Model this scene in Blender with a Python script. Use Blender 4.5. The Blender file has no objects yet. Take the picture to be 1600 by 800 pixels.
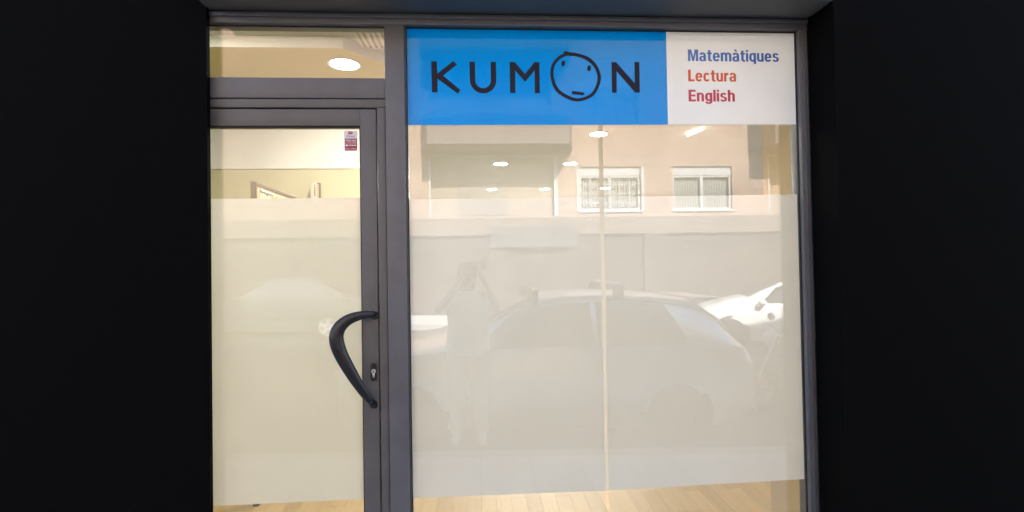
import bpy, bmesh, math, random
from mathutils import Vector, Matrix
R = math.radians
random.seed(7)
S = bpy.context.scene
C = S.collection

# ------------------------------------------------------------------ camera
CAM = Vector((0.0, -2.2, 1.55))
yaw, pitch, roll = R(3.7345), R(0.9346), R(-0.9613)
fw = Vector((math.sin(yaw)*math.cos(pitch), math.cos(yaw)*math.cos(pitch), math.sin(pitch)))
rt = fw.cross(Vector((0, 0, 1))).normalized(); up = rt.cross(fw)
r2 = rt*math.cos(roll) + up*math.sin(roll); u2 = up*math.cos(roll) - rt*math.sin(roll)
cd = bpy.data.cameras.new('camera'); cam = bpy.data.objects.new('camera', cd); C.objects.link(cam)
cam.matrix_world = Matrix(((r2.x, u2.x, -fw.x, CAM.x), (r2.y, u2.y, -fw.y, CAM.y), (r2.z, u2.z, -fw.z, CAM.z), (0, 0, 0, 1)))
cd.sensor_width = 36; cd.lens = 36*820/1600; cd.clip_start = 0.02; cd.clip_end = 600
S.camera = cam

# ------------------------------------------------------------------ sky, sun, exposure
SUN_EL, SUN_AZ = 40, 14          # azimuth measured from +Y (behind the shop) towards +X
w = bpy.data.worlds.new('World'); S.world = w; w.use_nodes = True
nt = w.node_tree
sky = nt.nodes.new('ShaderNodeTexSky'); sky.sky_type = 'NISHITA'; sky.sun_disc = False
sky.sun_elevation = R(SUN_EL); sky.sun_rotation = R(SUN_AZ); sky.air_density = 1.0; sky.dust_density = 1.2
bg = nt.nodes['Background']; bg.inputs['Strength'].default_value = 0.15
nt.links.new(sky.outputs[0], bg.inputs[0])
sd = bpy.data.lights.new('sun', 'SUN'); sd.energy = 4.5; sd.angle = R(0.6); sd.color = (1, .985, .96)
sun = bpy.data.objects.new('sun', sd); C.objects.link(sun)
to_sun = Vector((math.sin(R(SUN_AZ))*math.cos(R(SUN_EL)), math.cos(R(SUN_AZ))*math.cos(R(SUN_EL)), math.sin(R(SUN_EL))))
sun.rotation_euler = to_sun.to_track_quat('Z', 'Y').to_euler()
S.view_settings.view_transform = 'Standard'; S.view_settings.look = 'None'
S.view_settings.exposure = 2.02; S.view_settings.gamma = 1.0; S.view_settings.use_curve_mapping = False
S.cycles.max_bounces = 5; S.cycles.use_adaptive_sampling = True; S.cycles.adaptive_threshold = .03; S.cycles.diffuse_bounces = 2; S.cycles.glossy_bounces = 3; S.cycles.transparent_max_bounces = 16
S.cycles.sample_clamp_indirect = 6.0; S.cycles.use_denoising = True
S.cycles.caustics_reflective = False; S.cycles.caustics_refractive = False

# ------------------------------------------------------------------ materials
MATS = {}
def mat(name, col, rough=.6, metal=0., spec=.5, noise=None, bump=None, coat=0., emit=None, rnd=None):
    """noise=(scale, amount) colour mottling, bump=(scale, strength), rnd = per-object brightness spread"""
    if name in MATS: return MATS[name]
    m = bpy.data.materials.new(name); m.use_nodes = True; MATS[name] = m
    t = m.node_tree; b = t.nodes['Principled BSDF']
    b.inputs['Base Color'].default_value = (*col, 1); b.inputs['Roughness'].default_value = rough
    b.inputs['Metallic'].default_value = metal; b.inputs['Specular IOR Level'].default_value = spec
    b.inputs['Coat Weight'].default_value = coat
    tc = t.nodes.new('ShaderNodeTexCoord')
    src = None
    if noise:
        n = t.nodes.new('ShaderNodeTexNoise'); n.inputs['Scale'].default_value = noise[0]; n.inputs['Detail'].default_value = 6
        t.links.new(tc.outputs['Object'], n.inputs['Vector'])
        mr = t.nodes.new('ShaderNodeMapRange'); mr.inputs[1].default_value = .3; mr.inputs[2].default_value = .7
        mr.inputs[3].default_value = 1-noise[1]; mr.inputs[4].default_value = 1+noise[1]
        t.links.new(n.outputs['Fac'], mr.inputs[0]); src = mr.outputs[0]
        rr = t.nodes.new('ShaderNodeMapRange'); rr.inputs[1].default_value = .3; rr.inputs[2].default_value = .7
        rr.inputs[3].default_value = max(.02, rough-.06); rr.inputs[4].default_value = min(1, rough+.06)
        t.links.new(n.outputs['Fac'], rr.inputs[0]); t.links.new(rr.outputs[0], b.inputs['Roughness'])
    if rnd:
        oi = t.nodes.new('ShaderNodeObjectInfo'); mr = t.nodes.new('ShaderNodeMapRange')
        mr.inputs[3].default_value = 1-rnd; mr.inputs[4].default_value = 1+rnd
        t.links.new(oi.outputs['Random'], mr.inputs[0])
        if src:
            mu = t.nodes.new('ShaderNodeMath'); mu.operation = 'MULTIPLY'
            t.links.new(src, mu.inputs[0]); t.links.new(mr.outputs[0], mu.inputs[1]); src = mu.outputs[0]
        else: src = mr.outputs[0]
    if src:
        vm = t.nodes.new('ShaderNodeVectorMath'); vm.operation = 'SCALE'; vm.inputs[0].default_value = col
        t.links.new(src, vm.inputs['Scale']); t.links.new(vm.outputs[0], b.inputs['Base Color'])
    if bump:
        n = t.nodes.new('ShaderNodeTexNoise'); n.inputs['Scale'].default_value = bump[0]; n.inputs['Detail'].default_value = 8
        t.links.new(tc.outputs['Object'], n.inputs['Vector'])
        bp = t.nodes.new('ShaderNodeBump'); bp.inputs['Strength'].default_value = bump[1]; bp.inputs['Distance'].default_value = .01
        t.links.new(n.outputs['Fac'], bp.inputs['Height']); t.links.new(bp.outputs[0], b.inputs['Normal'])
    if emit:
        b.inputs['Emission Color'].default_value = (*emit[0], 1); b.inputs['Emission Strength'].default_value = emit[1]
    return m

def glass_mat(name, f0, tint=(.96, .97, .96)):
    m = bpy.data.materials.new(name); m.use_nodes = True; MATS[name] = m
    t = m.node_tree; t.nodes.remove(t.nodes['Principled BSDF']); out = t.nodes['Material Output']
    tr = t.nodes.new('ShaderNodeBsdfTransparent'); tr.inputs[0].default_value = (*tint, 1)
    gl = t.nodes.new('ShaderNodeBsdfGlossy'); gl.inputs['Roughness'].default_value = 0.004; gl.inputs['Color'].default_value = (1, 1, 1, 1)
    lw = t.nodes.new('ShaderNodeLayerWeight'); lw.inputs['Blend'].default_value = .5
    pw = t.nodes.new('ShaderNodeMath'); pw.operation = 'POWER'; pw.inputs[1].default_value = 5
    ma = t.nodes.new('ShaderNodeMath'); ma.operation = 'MULTIPLY_ADD'; ma.inputs[1].default_value = 1-f0; ma.inputs[2].default_value = f0
    mx = t.nodes.new('ShaderNodeMixShader')
    t.links.new(lw.outputs['Facing'], pw.inputs[0]); t.links.new(pw.outputs[0], ma.inputs[0]); t.links.new(ma.outputs[0], mx.inputs[0])
    t.links.new(tr.outputs[0], mx.inputs[1]); t.links.new(gl.outputs[0], mx.inputs[2]); t.links.new(mx.outputs[0], out.inputs[0])
    return m

def film_mat(name, col, trans=.5, noise=.035, tcol=None, gloss=0, grough=.06):
    """thin vinyl: scatters light back and lets light through"""
    m = bpy.data.materials.new(name); m.use_nodes = True; MATS[name] = m
    t = m.node_tree; t.nodes.remove(t.nodes['Principled BSDF']); out = t.nodes['Material Output']
    d = t.nodes.new('ShaderNodeBsdfDiffuse'); q = t.nodes.new('ShaderNodeBsdfTranslucent')
    mx = t.nodes.new('ShaderNodeMixShader'); mx.inputs[0].default_value = trans
    n = t.nodes.new('ShaderNodeTexNoise'); n.inputs['Scale'].default_value = 3.5; n.inputs['Detail'].default_value = 5
    tc = t.nodes.new('ShaderNodeTexCoord'); t.links.new(tc.outputs['Object'], n.inputs['Vector'])
    mr = t.nodes.new('ShaderNodeMapRange'); mr.inputs[1].default_value = .3; mr.inputs[2].default_value = .7
    mr.inputs[3].default_value = 1-noise; mr.inputs[4].default_value = 1+noise*.5
    t.links.new(n.outputs['Fac'], mr.inputs[0])
    for bs, cc in ((d, col), (q, tcol or col)):
        vm = t.nodes.new('ShaderNodeVectorMath'); vm.operation = 'SCALE'; vm.inputs[0].default_value = cc
        t.links.new(mr.outputs[0], vm.inputs['Scale']); t.links.new(vm.outputs[0], bs.inputs[0])
    t.links.new(d.outputs[0], mx.inputs[1]); t.links.new(q.outputs[0], mx.inputs[2])
    if gloss:
        g = t.nodes.new('ShaderNodeBsdfGlossy'); g.inputs['Roughness'].default_value = grough; g.inputs['Color'].default_value = (1, 1, 1, 1)
        m2 = t.nodes.new('ShaderNodeMixShader'); m2.inputs[0].default_value = gloss
        t.links.new(mx.outputs[0], m2.inputs[1]); t.links.new(g.outputs[0], m2.inputs[2]); t.links.new(m2.outputs[0], out.inputs[0])
    else: t.links.new(mx.outputs[0], out.inputs[0])
    return m

def gradient_print(name, a, b):
    m = bpy.data.materials.new(name); m.use_nodes = True; MATS[name] = m
    t = m.node_tree; p = t.nodes['Principled BSDF']; p.inputs['Roughness'].default_value = .5
    tc = t.nodes.new('ShaderNodeTexCoord'); sx = t.nodes.new('ShaderNodeSeparateXYZ'); mx = t.nodes.new('ShaderNodeMix'); mx.data_type = 'RGBA'
    t.links.new(tc.outputs['Generated'], sx.inputs[0]); t.links.new(sx.outputs[0], mx.inputs[0])
    mx.inputs[6].default_value = (*a, 1); mx.inputs[7].default_value = (*b, 1)
    t.links.new(mx.outputs[2], p.inputs['Base Color'])
    return m

def brick_mat(name, c1, c2, mortar, sx, sz, msize=.012, bump=.4, offset=.5):
    m = bpy.data.materials.new(name); m.use_nodes = True; MATS[name] = m
    t = m.node_tree; p = t.nodes['Principled BSDF']; p.inputs['Roughness'].default_value = .85
    tc = t.nodes.new('ShaderNodeTexCoord'); mp = t.nodes.new('ShaderNodeSeparateXYZ'); cb = t.nodes.new('ShaderNodeCombineXYZ')
    t.links.new(tc.outputs['Object'], mp.inputs[0])
    ad = t.nodes.new('ShaderNodeMath'); ad.operation = 'ADD'; t.links.new(mp.outputs[0], ad.inputs[0]); t.links.new(mp.outputs[1], ad.inputs[1])
    if sz > 0: t.links.new(ad.outputs[0], cb.inputs[0]); t.links.new(mp.outputs[2], cb.inputs[1])
    else: t.links.new(mp.outputs[0], cb.inputs[0]); t.links.new(mp.outputs[1], cb.inputs[1])
    b = t.nodes.new('ShaderNodeTexBrick'); b.inputs['Scale'].default_value = 1; b.offset = offset
    b.inputs['Color1'].default_value = (*c1, 1); b.inputs['Color2'].default_value = (*c2, 1); b.inputs['Mortar'].default_value = (*mortar, 1)
    b.inputs['Mortar Size'].default_value = msize; b.inputs['Brick Width'].default_value = sx; b.inputs['Row Height'].default_value = abs(sz)
    t.links.new(cb.outputs[0], b.inputs['Vector']); 
    n = t.nodes.new('ShaderNodeTexNoise'); n.inputs['Scale'].default_value = 1.2; n.inputs['Detail'].default_value = 8
    t.links.new(tc.outputs['Object'], n.inputs['Vector'])
    mr = t.nodes.new('ShaderNodeMapRange'); mr.inputs[1].default_value = .3; mr.inputs[2].default_value = .7; mr.inputs[3].default_value = .85; mr.inputs[4].default_value = 1.12
    t.links.new(n.outputs['Fac'], mr.inputs[0])
    vm = t.nodes.new('ShaderNodeVectorMath'); vm.operation = 'SCALE'; t.links.new(b.outputs['Color'], vm.inputs[0]); t.links.new(mr.outputs[0], vm.inputs['Scale'])
    t.links.new(vm.outputs[0], p.inputs['Base Color'])
    bp = t.nodes.new('ShaderNodeBump'); bp.inputs['Strength'].default_value = bump; bp.inputs['Distance'].default_value = .01; bp.invert = True
    t.links.new(b.outputs['Fac'], bp.inputs['Height']); t.links.new(bp.outputs[0], p.inputs['Normal'])
    return m

def wood_mat(name, a, b):
    m = bpy.data.materials.new(name); m.use_nodes = True; MATS[name] = m
    t = m.node_tree; p = t.nodes['Principled BSDF']; p.inputs['Roughness'].default_value = .45
    tc = t.nodes.new('ShaderNodeTexCoord'); mp = t.nodes.new('ShaderNodeMapping'); mp.inputs['Scale'].default_value = (40, 2.2, 1)
    oi = t.nodes.new('ShaderNodeObjectInfo'); ad = t.nodes.new('ShaderNodeVectorMath'); ad.operation = 'ADD'
    cbx = t.nodes.new('ShaderNodeMath'); cbx.operation = 'MULTIPLY'; cbx.inputs[1].default_value = 37
    t.links.new(oi.outputs['Random'], cbx.inputs[0])
    t.links.new(tc.outputs['Object'], ad.inputs[0]); t.links.new(cbx.outputs[0], ad.inputs[1]); t.links.new(ad.outputs[0], mp.inputs[0])
    n = t.nodes.new('ShaderNodeTexNoise'); n.inputs['Scale'].default_value = 1; n.inputs['Detail'].default_value = 6; n.inputs['Distortion'].default_value = .6
    t.links.new(mp.outputs[0], n.inputs['Vector'])
    mx = t.nodes.new('ShaderNodeMix'); mx.data_type = 'RGBA'; mx.inputs[6].default_value = (*a, 1); mx.inputs[7].default_value = (*b, 1)
    t.links.new(n.outputs['Fac'], mx.inputs[0])
    mr = t.nodes.new('ShaderNodeMapRange'); mr.inputs[3].default_value = .90; mr.inputs[4].default_value = 1.09; t.links.new(oi.outputs['Random'], mr.inputs[0])
    vm = t.nodes.new('ShaderNodeVectorMath'); vm.operation = 'SCALE'; t.links.new(mx.outputs[2], vm.inputs[0]); t.links.new(mr.outputs[0], vm.inputs['Scale'])
    t.links.new(vm.outputs[0], p.inputs['Base Color'])
    return m

FRAME = mat('anthracite_paint', (.130, .129, .132), .42, 0, .45, noise=(11, .09), bump=(900, .04))
FRAME_D = mat('anthracite_door_paint', (.118, .111, .104), .45, 0, .45, noise=(8, .10), bump=(900, .04))
RUBBER = mat('rubber', (.012, .012, .013), .7)
BLACK = mat('black_plastic', (.016, .016, .017), .32, 0, .5, noise=(25, .03))
STEEL = mat('nickel', (.72, .71, .69), .28, 1.)
PIER = mat('black_granite', (.0025, .0025, .0027), .8, 0, .05, noise=(60, .35))
SOFFIT = mat('soffit_paint', (.135, .13, .115), .6, 0, .4, noise=(5, .1))
PLASTER = mat('street_plaster', (.42, .40, .37), .9, noise=(2, .08), bump=(60, .2))
GLASS = glass_mat('shop_glass', .088)
GLASS_D = glass_mat('door_glass', .05)
FILM = film_mat('frosted_vinyl', (.84, .84, .825), .5)
FILM_D = film_mat('bounce_tinted_vinyl', (.80, .775, .67), .5)  # yellow bounce of the wall behind is put into the door film colour
BLUEF = film_mat('blue_vinyl', (.0, .30, .90), .4, gloss=.018, grough=.06)
WHITEF = film_mat('white_vinyl', (.93, .95, .98), .48, gloss=.02, grough=.06, tcol=(.88, .92, 1.0))
INK = mat('dark_ink', (.009, .010, .028), .5, 0, .2)
SILICONE = glass_mat('silicone', .002, (.965, .955, .925))
CEIL2 = mat('pale_ceiling_paint', (.74, .72, .68), .9, noise=(1.5, .03))
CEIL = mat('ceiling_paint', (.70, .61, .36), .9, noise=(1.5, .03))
WALLY = mat('cream_wall_paint', (.57, .53, .35), .9, noise=(1.2, .03))
WALLB = mat('warm_wall_paint', (.72, .69, .64), .9, noise=(1.2, .03))
WHITEP = mat('white_paint', (.80, .78, .73), .8, noise=(2, .03))
WOOD = wood_mat('laminate', (.46, .31, .145), (.58, .42, .22))
WOODB = mat('floor_underlay', (.22, .14, .07), .8)

# ------------------------------------------------------------------ builders
class MB:
    def __init__(s): s.bm = bmesh.new()
    def box(s, x0, x1, y0, y1, z0, z1, bevel=0):
        b = bmesh.new(); bmesh.ops.create_cube(b, size=1)
        for v in b.verts:
            v.co = ((x0+x1)/2+v.co.x*(x1-x0), (y0+y1)/2+v.co.y*(y1-y0), (z0+z1)/2+v.co.z*(z1-z0))
        if bevel: bmesh.ops.bevel(b, geom=b.edges[:], offset=bevel, segments=2, affect='EDGES', profile=.5)
        s.add(b); return s
    def add(s, b):
        me = bpy.data.meshes.new('t'); b.to_mesh(me); b.free(); s.bm.from_mesh(me); bpy.data.meshes.remove(me); return s
    def prism(s, pts, axis, a0, a1):
        """pts 2-D polygon; axis 'Y': pts are (x,z) and a0..a1 is y; 'Z': (x,y); 'X': (y,z)"""
        def P(p, a):
            return {'Y': (p[0], a, p[1]), 'Z': (p[0], p[1], a), 'X': (a, p[0], p[1])}[axis]
        va = [s.bm.verts.new(P(p, a0)) for p in pts]; vb = [s.bm.verts.new(P(p, a1)) for p in pts]
        fs = [s.bm.faces.new(va), s.bm.faces.new(vb[::-1])]
        for i in range(len(pts)):
            j = (i+1) % len(pts); fs.append(s.bm.faces.new((va[j], va[i], vb[i], vb[j])))
        bmesh.ops.recalc_face_normals(s.bm, faces=fs); return s
    def flat(s, pts, y):
        s.bm.faces.new([s.bm.verts.new((p[0], y, p[1])) for p in pts]); return s
    def quad(s, *ps):
        s.bm.faces.new([s.bm.verts.new(p) for p in ps]); return s
    def tube(s, pts, rad, n=10, cap=True, flatten=None):
        """rad: number or list; flatten = (axis vector, factor list) squashes the section along an axis"""
        pts = [Vector(p) for p in pts]; rings = []; prev = None
        for i, p in enumerate(pts):
            t = (pts[min(i+1, len(pts)-1)]-pts[max(i-1, 0)]).normalized()
            if prev is None:
                a = Vector((0, 1, 0)) if abs(t.y) < .9 else Vector((1, 0, 0))
                u = t.cross(a).normalized()
            else: u = (prev - t*prev.dot(t)).normalized()
            prev = u; v = t.cross(u).normalized()
            r = rad[i] if isinstance(rad, (list, tuple)) else rad
            ru, rv = (r if isinstance(r, (tuple, list)) else (r, r))
            rings.append([s.bm.verts.new(p+u*ru*math.cos(2*math.pi*k/n)+v*rv*math.sin(2*math.pi*k/n)) for k in range(n)])
        for a, b in zip(rings, rings[1:]):
            for k in range(n): s.bm.faces.new((a[k], a[(k+1) % n], b[(k+1) % n], b[k]))
        if cap: s.bm.faces.new(rings[0][::-1]); s.bm.faces.new(rings[-1])
        return s
    def lathe(s, prof, c, axis='Y', n=32, cap=True):
        """prof list of (radius, offset along axis)"""
        rings = []
        for r, o in prof:
            ring = []
            for k in range(n):
                a = 2*math.pi*k/n; ca, sa = r*math.cos(a), r*math.sin(a)
                d = {'Y': (ca, o, sa), 'Z': (ca, sa, o), 'X': (o, ca, sa)}[axis]
                ring.append(s.bm.verts.new((c[0]+d[0], c[1]+d[1], c[2]+d[2])))
            rings.append(ring)
        for a, b in zip(rings, rings[1:]):
            for k in range(n): s.bm.faces.new((a[k], a[(k+1) % n], b[(k+1) % n], b[k]))
        if cap: s.bm.faces.new(rings[0][::-1]); s.bm.faces.new(rings[-1])
        return s
    def sphere(s, c, r, seg=16):
        b = bmesh.new(); bmesh.ops.create_uvsphere(b, u_segments=seg, v_segments=seg//2+2, radius=1)
        rr = r if isinstance(r, (tuple, list)) else (r, r, r)
        for v in b.verts: v.co = (c[0]+v.co.x*rr[0], c[1]+v.co.y*rr[1], c[2]+v.co.z*rr[2])
        return s.add(b)
    def build(s, name, m, parent=None, smooth=False, kind=None):
        bmesh.ops.recalc_face_normals(s.bm, faces=s.bm.faces[:])
        me = bpy.data.meshes.new(name); s.bm.to_mesh(me); s.bm.free(); me.materials.append(m)
        if smooth:
            me.polygons.foreach_set('use_smooth', [True]*len(me.polygons))
            try: me.set_sharp_from_angle(angle=R(40))
            except Exception: pass
        o = bpy.data.objects.new(name, me); C.objects.link(o)
        if parent: put(o, parent)
        if kind: o['kind'] = kind
        return o
def put(o, parent):
    o.parent = parent; o.matrix_parent_inverse = Matrix.Translation(-wloc(parent))
def wloc(o):
    v = Vector((0, 0, 0))
    while o: v += o.location; o = None
    return v
def thing(name, label, cat, loc=(0, 0, 0), group=None):
    o = bpy.data.objects.new(name, None); C.objects.link(o); o.location = loc; o.empty_display_size = .1
    return tag(o, label, cat, group)
def tag(o, label, cat, group=None):
    o['label'] = label; o['category'] = cat
    if group: o['group'] = group
    return o
def struct(o): o['kind'] = 'structure'; return o
def box(name, m, parent, *a, bevel=0, smooth=False):
    return MB().box(*a, bevel=bevel).build(name, m, parent, smooth)
def copy_tree(o, parent=None):
    c = o.copy(); C.objects.link(c)
    if parent is not None: c.parent = parent; c.matrix_parent_inverse = o.matrix_parent_inverse.copy()
    for ch in list(o.children): copy_tree(ch, c)
    return c
def fp(x, z, y):
    k = (2.2+y)/2.2; return (x*k, 1.55+(z-1.55)*k)

# heights of the sloping street
SL = -.025
def pave(x): return -.06+SL*x
def road(x): return -.19+SL*x
KERB = -2.38; FAR_KERB = -11.9; FAR_WALL = -14.5

# ------------------------------------------------------------------ ground and street
def sheet(name, m, x0, x1, y0, y1, zf):
    return struct(MB().quad((x0, y0, zf(x0)), (x1, y0, zf(x1)), (x1, y1, zf(x1)), (x0, y1, zf(x0))).build(name, m))
ASPH = mat('asphalt', (.055, .055, .057), .9, noise=(1.5, .18), bump=(300, .5))
PAVE = brick_mat('pavement_tiles', (.58, .56, .55), (.54, .53, .52), (.42, .41, .40), .4, -.4, .006, .3, 0)
KERBM = mat('kerb_stone', (.36, .35, .33), .85, noise=(6, .12))
sheet('ground', ASPH, -300, 300, -300, 300, lambda x: -.45 if abs(x) < 20 else -12)
sheet('road', ASPH, -24, 24, FAR_KERB, KERB, road)
sheet('pavement', PAVE, -24, 24, KERB+.15, .3, pave)
sheet('far_pavement', PAVE, -24, 24, FAR_WALL-.2, FAR_KERB-.15, pave)
def kerb(y0, y1):
    m = MB()
    for i in range(48):
        x0, x1 = -24+i, -23.004+i
        vs = [(x0, y0, road(x0)-.1), (x1, y0, road(x1)-.1), (x1, y1, road(x1)-.1), (x0, y1, road(x0)-.1)]
        vt = [(x0, y0, pave(x0)+.003), (x1, y0, pave(x1)+.003), (x1, y1, pave(x1)+.003), (x0, y1, pave(x0)+.003)]
        b = bmesh.new(); V = [b.verts.new(v) for v in vs+vt]
        for f in ((0, 3, 2, 1), (4, 5, 6, 7), (0, 1, 5, 4), (1, 2, 6, 5), (2, 3, 7, 6), (3, 0, 4, 7)): b.faces.new([V[k] for k in f])
        m.add(b)
    return struct(m.build('kerb', KERBM, kind='structure'))
kerb(KERB, KERB+.146); kerb(FAR_KERB-.146, FAR_KERB)

# ------------------------------------------------------------------ shop building (piers, soffit, wall above)
SOF = 2.59; XL, XR = -1.06, 1.44; PF = -.20
shop = thing('shop_building', 'dark shop building front framing the recessed glazed shopfront', 'building', (0, 0, 0))
MB().box(-18, XL, -.06, -.034, -.6, 4.2).build('pier', PIER, shop)['label'] = 'black stone pier beside the door'
MB().box(XR, 20, PF, -.034, -.6, 4.2).build('pier', PIER, shop)['label'] = 'black stone pier beside the display window'
MB().box(XL+.001, XR-.001, PF, -.066, SOF, 4.2).build('lintel', SOFFIT, shop)
MB().box(XL+.001, XR-.001, -.060, .05, SOF+.004, 4.2).build('shutter_slot_lining', SOFFIT, shop)
MB().box(-18, 20, PF-.05, .3, 4.2, 7.4).build('upper_wall', PLASTER, shop)
MB().box(-18, -1.30, -.030, .10, -.6, 4.2).build('side_wall', PLASTER, shop)
MB().box(1.46, 20, -.030, .10, -.6, 4.2).build('side_wall', PLASTER, shop)
MB().box(-1.30, 1.46, .051, .10, 2.60, 4.2).build('head_wall', PLASTER, shop)
MB().box(-18, 20, .3, 10.4, 3.4, 7.3).build('upper_storeys', PLASTER, shop)
MB().box(XL+.001, XR-.001, PF-.02, .10, -.6, -.012).build('doorstep', KERBM, shop)

# ------------------------------------------------------------------ aluminium shopfront frame
fr = thing('shopfront_frame', 'anthracite aluminium frame holding the door, fanlight and display window', 'window frame', (-.33, 0, 0))
def fbox(name, x0, x1, y0, y1, z0, z1, m=FRAME, parent=fr, bevel=.0022):
    return box(name, m, parent, x0, x1, y0, y1, z0, z1, bevel=bevel, smooth=True)
GT = 2.546                                                # top of the glass
fbox('head_bar', -1.25, XR, -.030, .05, GT, SOF-.0005)
fbox('head_trim', -1.25, XR, -.038, -.0305, GT+.024, SOF-.002, bevel=.001)
fbox('mullion', -.369, -.290, -.030, .05, 0, GT-.0005)
fbox('mullion_bead', -.2895, -.285, -.012, .05, .16, GT-.001, bevel=.001)
fbox('jamb', 1.402, XR-.0005, -.030, .05, 0, GT-.0005)
fbox('jamb_trim', 1.418, 1.424, -.0345, -.0305, 0, GT-.001, bevel=.001)
fbox('jamb', -1.25, -1.215, -.028, .05, 0, GT-.0005)
fbox('transom_bar', -1.2145, -.3695, -.026, .05, 2.242, 2.325)
fbox('door_head', -1.2145, -.3695, -.021, .05, 2.2045, 2.2395, FRAME_D)
fbox('door_jamb', -.4035, -.3715, -.021, .05, 0, 2.2042, FRAME_D)
fbox('window_sill', -.2895, 1.4015, -.030, .05, 0, .16)

# ------------------------------------------------------------------ fanlight
fan = thing('fanlight_window', 'clear fanlight pane over the glazed door', 'window', (-.8, 0, 2.325))
box('pane', GLASS_D, fan, -1.212, -.372, 0, .008, 2.318, 2.55)
def gasket(parent, x0, x1, z0, z1, y=-.006, t=.004):
    m = MB(); m.box(x0, x1, y, -.0005, z0, z0+t); m.box(x0, x1, y, -.0005, z1-t, z1)
    m.box(x0, x0+t, y, -.0005, z0+t, z1-t); m.box(x1-t, x1, y, -.0005, z0+t, z1-t)
    return m.build('gasket', RUBBER, parent)
gasket(fan, -1.2145, -.3692, 2.3252, GT)

# ------------------------------------------------------------------ glazed door
door = thing('glazed_door', 'glazed door in anthracite frame with frosted film and curved black handle', 'door', (-.81, 0, 0))
DY0, DY1 = -.018, .04
fbox('stile', -.474, -.4105, DY0, DY1, .004, 2.199, FRAME_D, door)
fbox('stile', -1.212, -1.112, DY0, DY1, .004, 2.199, FRAME_D, door)
fbox('top_rail', -1.1117, -.4743, DY0, DY1, 2.130, 2.1985, FRAME_D, door)
fbox('bottom_rail', -1.1117, -.4743, DY0, DY1, .004, .115, FRAME_D, door)
box('pane', GLASS_D, door, -1.118, -.468, 0, .008, .11, 2.136)
gasket(door, -1.1117, -.4743, .115, 2.130, -.010, .0045)
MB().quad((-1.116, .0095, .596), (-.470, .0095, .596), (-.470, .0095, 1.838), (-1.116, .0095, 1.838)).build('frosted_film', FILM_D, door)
# curved pull handle
hp = [(-.426, 1.353, .013, -.018), (-.436, 1.355, .013, -.040), (-.452, 1.355, .0135, -.052), (-.486, 1.351, .0175, -.062), (-.528, 1.338, .021, -.068), (-.560, 1.316, .0245, -.072),
      (-.579, 1.288, .0275, -.074), (-.584, 1.258, .029, -.075), (-.577, 1.222, .029, -.075), (-.561, 1.182, .0275, -.074), (-.537, 1.136, .0255, -.072),
      (-.508, 1.085, .0225, -.068), (-.480, 1.040, .019, -.062), (-.459, 1.010, .0155, -.054), (-.444, .995, .0135, -.042), (-.434, .991, .013, -.018)]
def smooth_path(P, k=4):
    out = []
    for i in range(len(P)-1):
        p0, p1, p2, p3 = P[max(i-1, 0)], P[i], P[i+1], P[min(i+2, len(P)-1)]
        for j in range(k):
            t = j/k
            out.append(tuple(.5*((2*b)+(-a+c)*t+(2*a-5*b+4*c-d)*t*t+(-a+3*b-3*c+d)*t**3) for a, b, c, d in zip(p0, p1, p2, p3)))
    out.append(tuple(P[-1])); return out
hs = smooth_path(hp, 5)
pts, rad = [], []
for x, z, r, y in hs:
    X, Z = fp(x, z, y); pts.append((X, y, Z)); rad.append((r, max(.010, r*.62)))
# section: wide in the plane of the door, flatter outwards
mb = MB()
P3 = [Vector(p) for p in pts]; rings = []
for i, p in enumerate(P3):
    t = (P3[min(i+1, len(P3)-1)]-P3[max(i-1, 0)]).normalized()
    v = Vector((0, -1, 0)); u = t.cross(v)
    if u.length < .2: u = Vector((0, 0, 1)) if i < len(P3)//2 else Vector((0, 0, -1))
    u.normalize(); v = u.cross(t).normalized()
    if i and u.dot(pu) < 0: u, v = -u, -v
    pu = u
    rings.append([mb.bm.verts.new(p+u*rad[i][0]*math.cos(2*math.pi*k/16)+v*rad[i][1]*math.sin(2*math.pi*k/16)) for k in range(16)])
for a, b in zip(rings, rings[1:]):
    for k in range(16): mb.bm.faces.new((a[k], a[(k+1) % 16], b[(k+1) % 16], b[k]))
mb.bm.faces.new(rings[0][::-1]); mb.bm.faces.new(rings[-1])
hd = mb.build('handle', BLACK, door, smooth=True)
for (x, z) in ((-.424, 1.352), (-.432, .990)):
    MB().lathe([(.002, -.0182), (.0165, -.0184), (.0165, -.025), (.014, -.028), (.002, -.028)], (x, 0, z), 'Y', 24).build('handle_rose', BLACK, hd, True)
lk = MB()
def stadium(cx, cz, hw, hh, n=12):
    r = hw; return [(cx+r*math.cos(a), cz+(hh-r)+r*math.sin(a)) for a in [math.pi*k/n for k in range(n+1)]] + \
        [(cx+r*math.cos(a), cz-(hh-r)+r*math.sin(a)) for a in [math.pi+math.pi*k/n for k in range(n+1)]]
lock = lk.prism(stadium(-.4295, 1.122, .0125, .037), 'Y', -.0265, -.0182).build('lock', BLACK, door)
cyl = MB().lathe([(.001, -.0268), (.0090, -.0268), (.0090, -.031), (.0075, -.0325), (.001, -.0325)], (-.4295, 0, 1.126), 'Y', 24)
cyl.box(-.4345, -.4245, -.031, -.0268, 1.100, 1.118, bevel=.002)
cy = cyl.build('cylinder', STEEL, lock, True)
box('keyway', RUBBER, lock, -.4307, -.4283, -.0332, -.0326, 1.121, 1.131)
# door hardware marks
for z in (1.05, 1.19, .74): box('screw', STEEL, door, -.4125, -.4108, DY0-.0012, DY0-.0002, z, z+.003)

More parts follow.
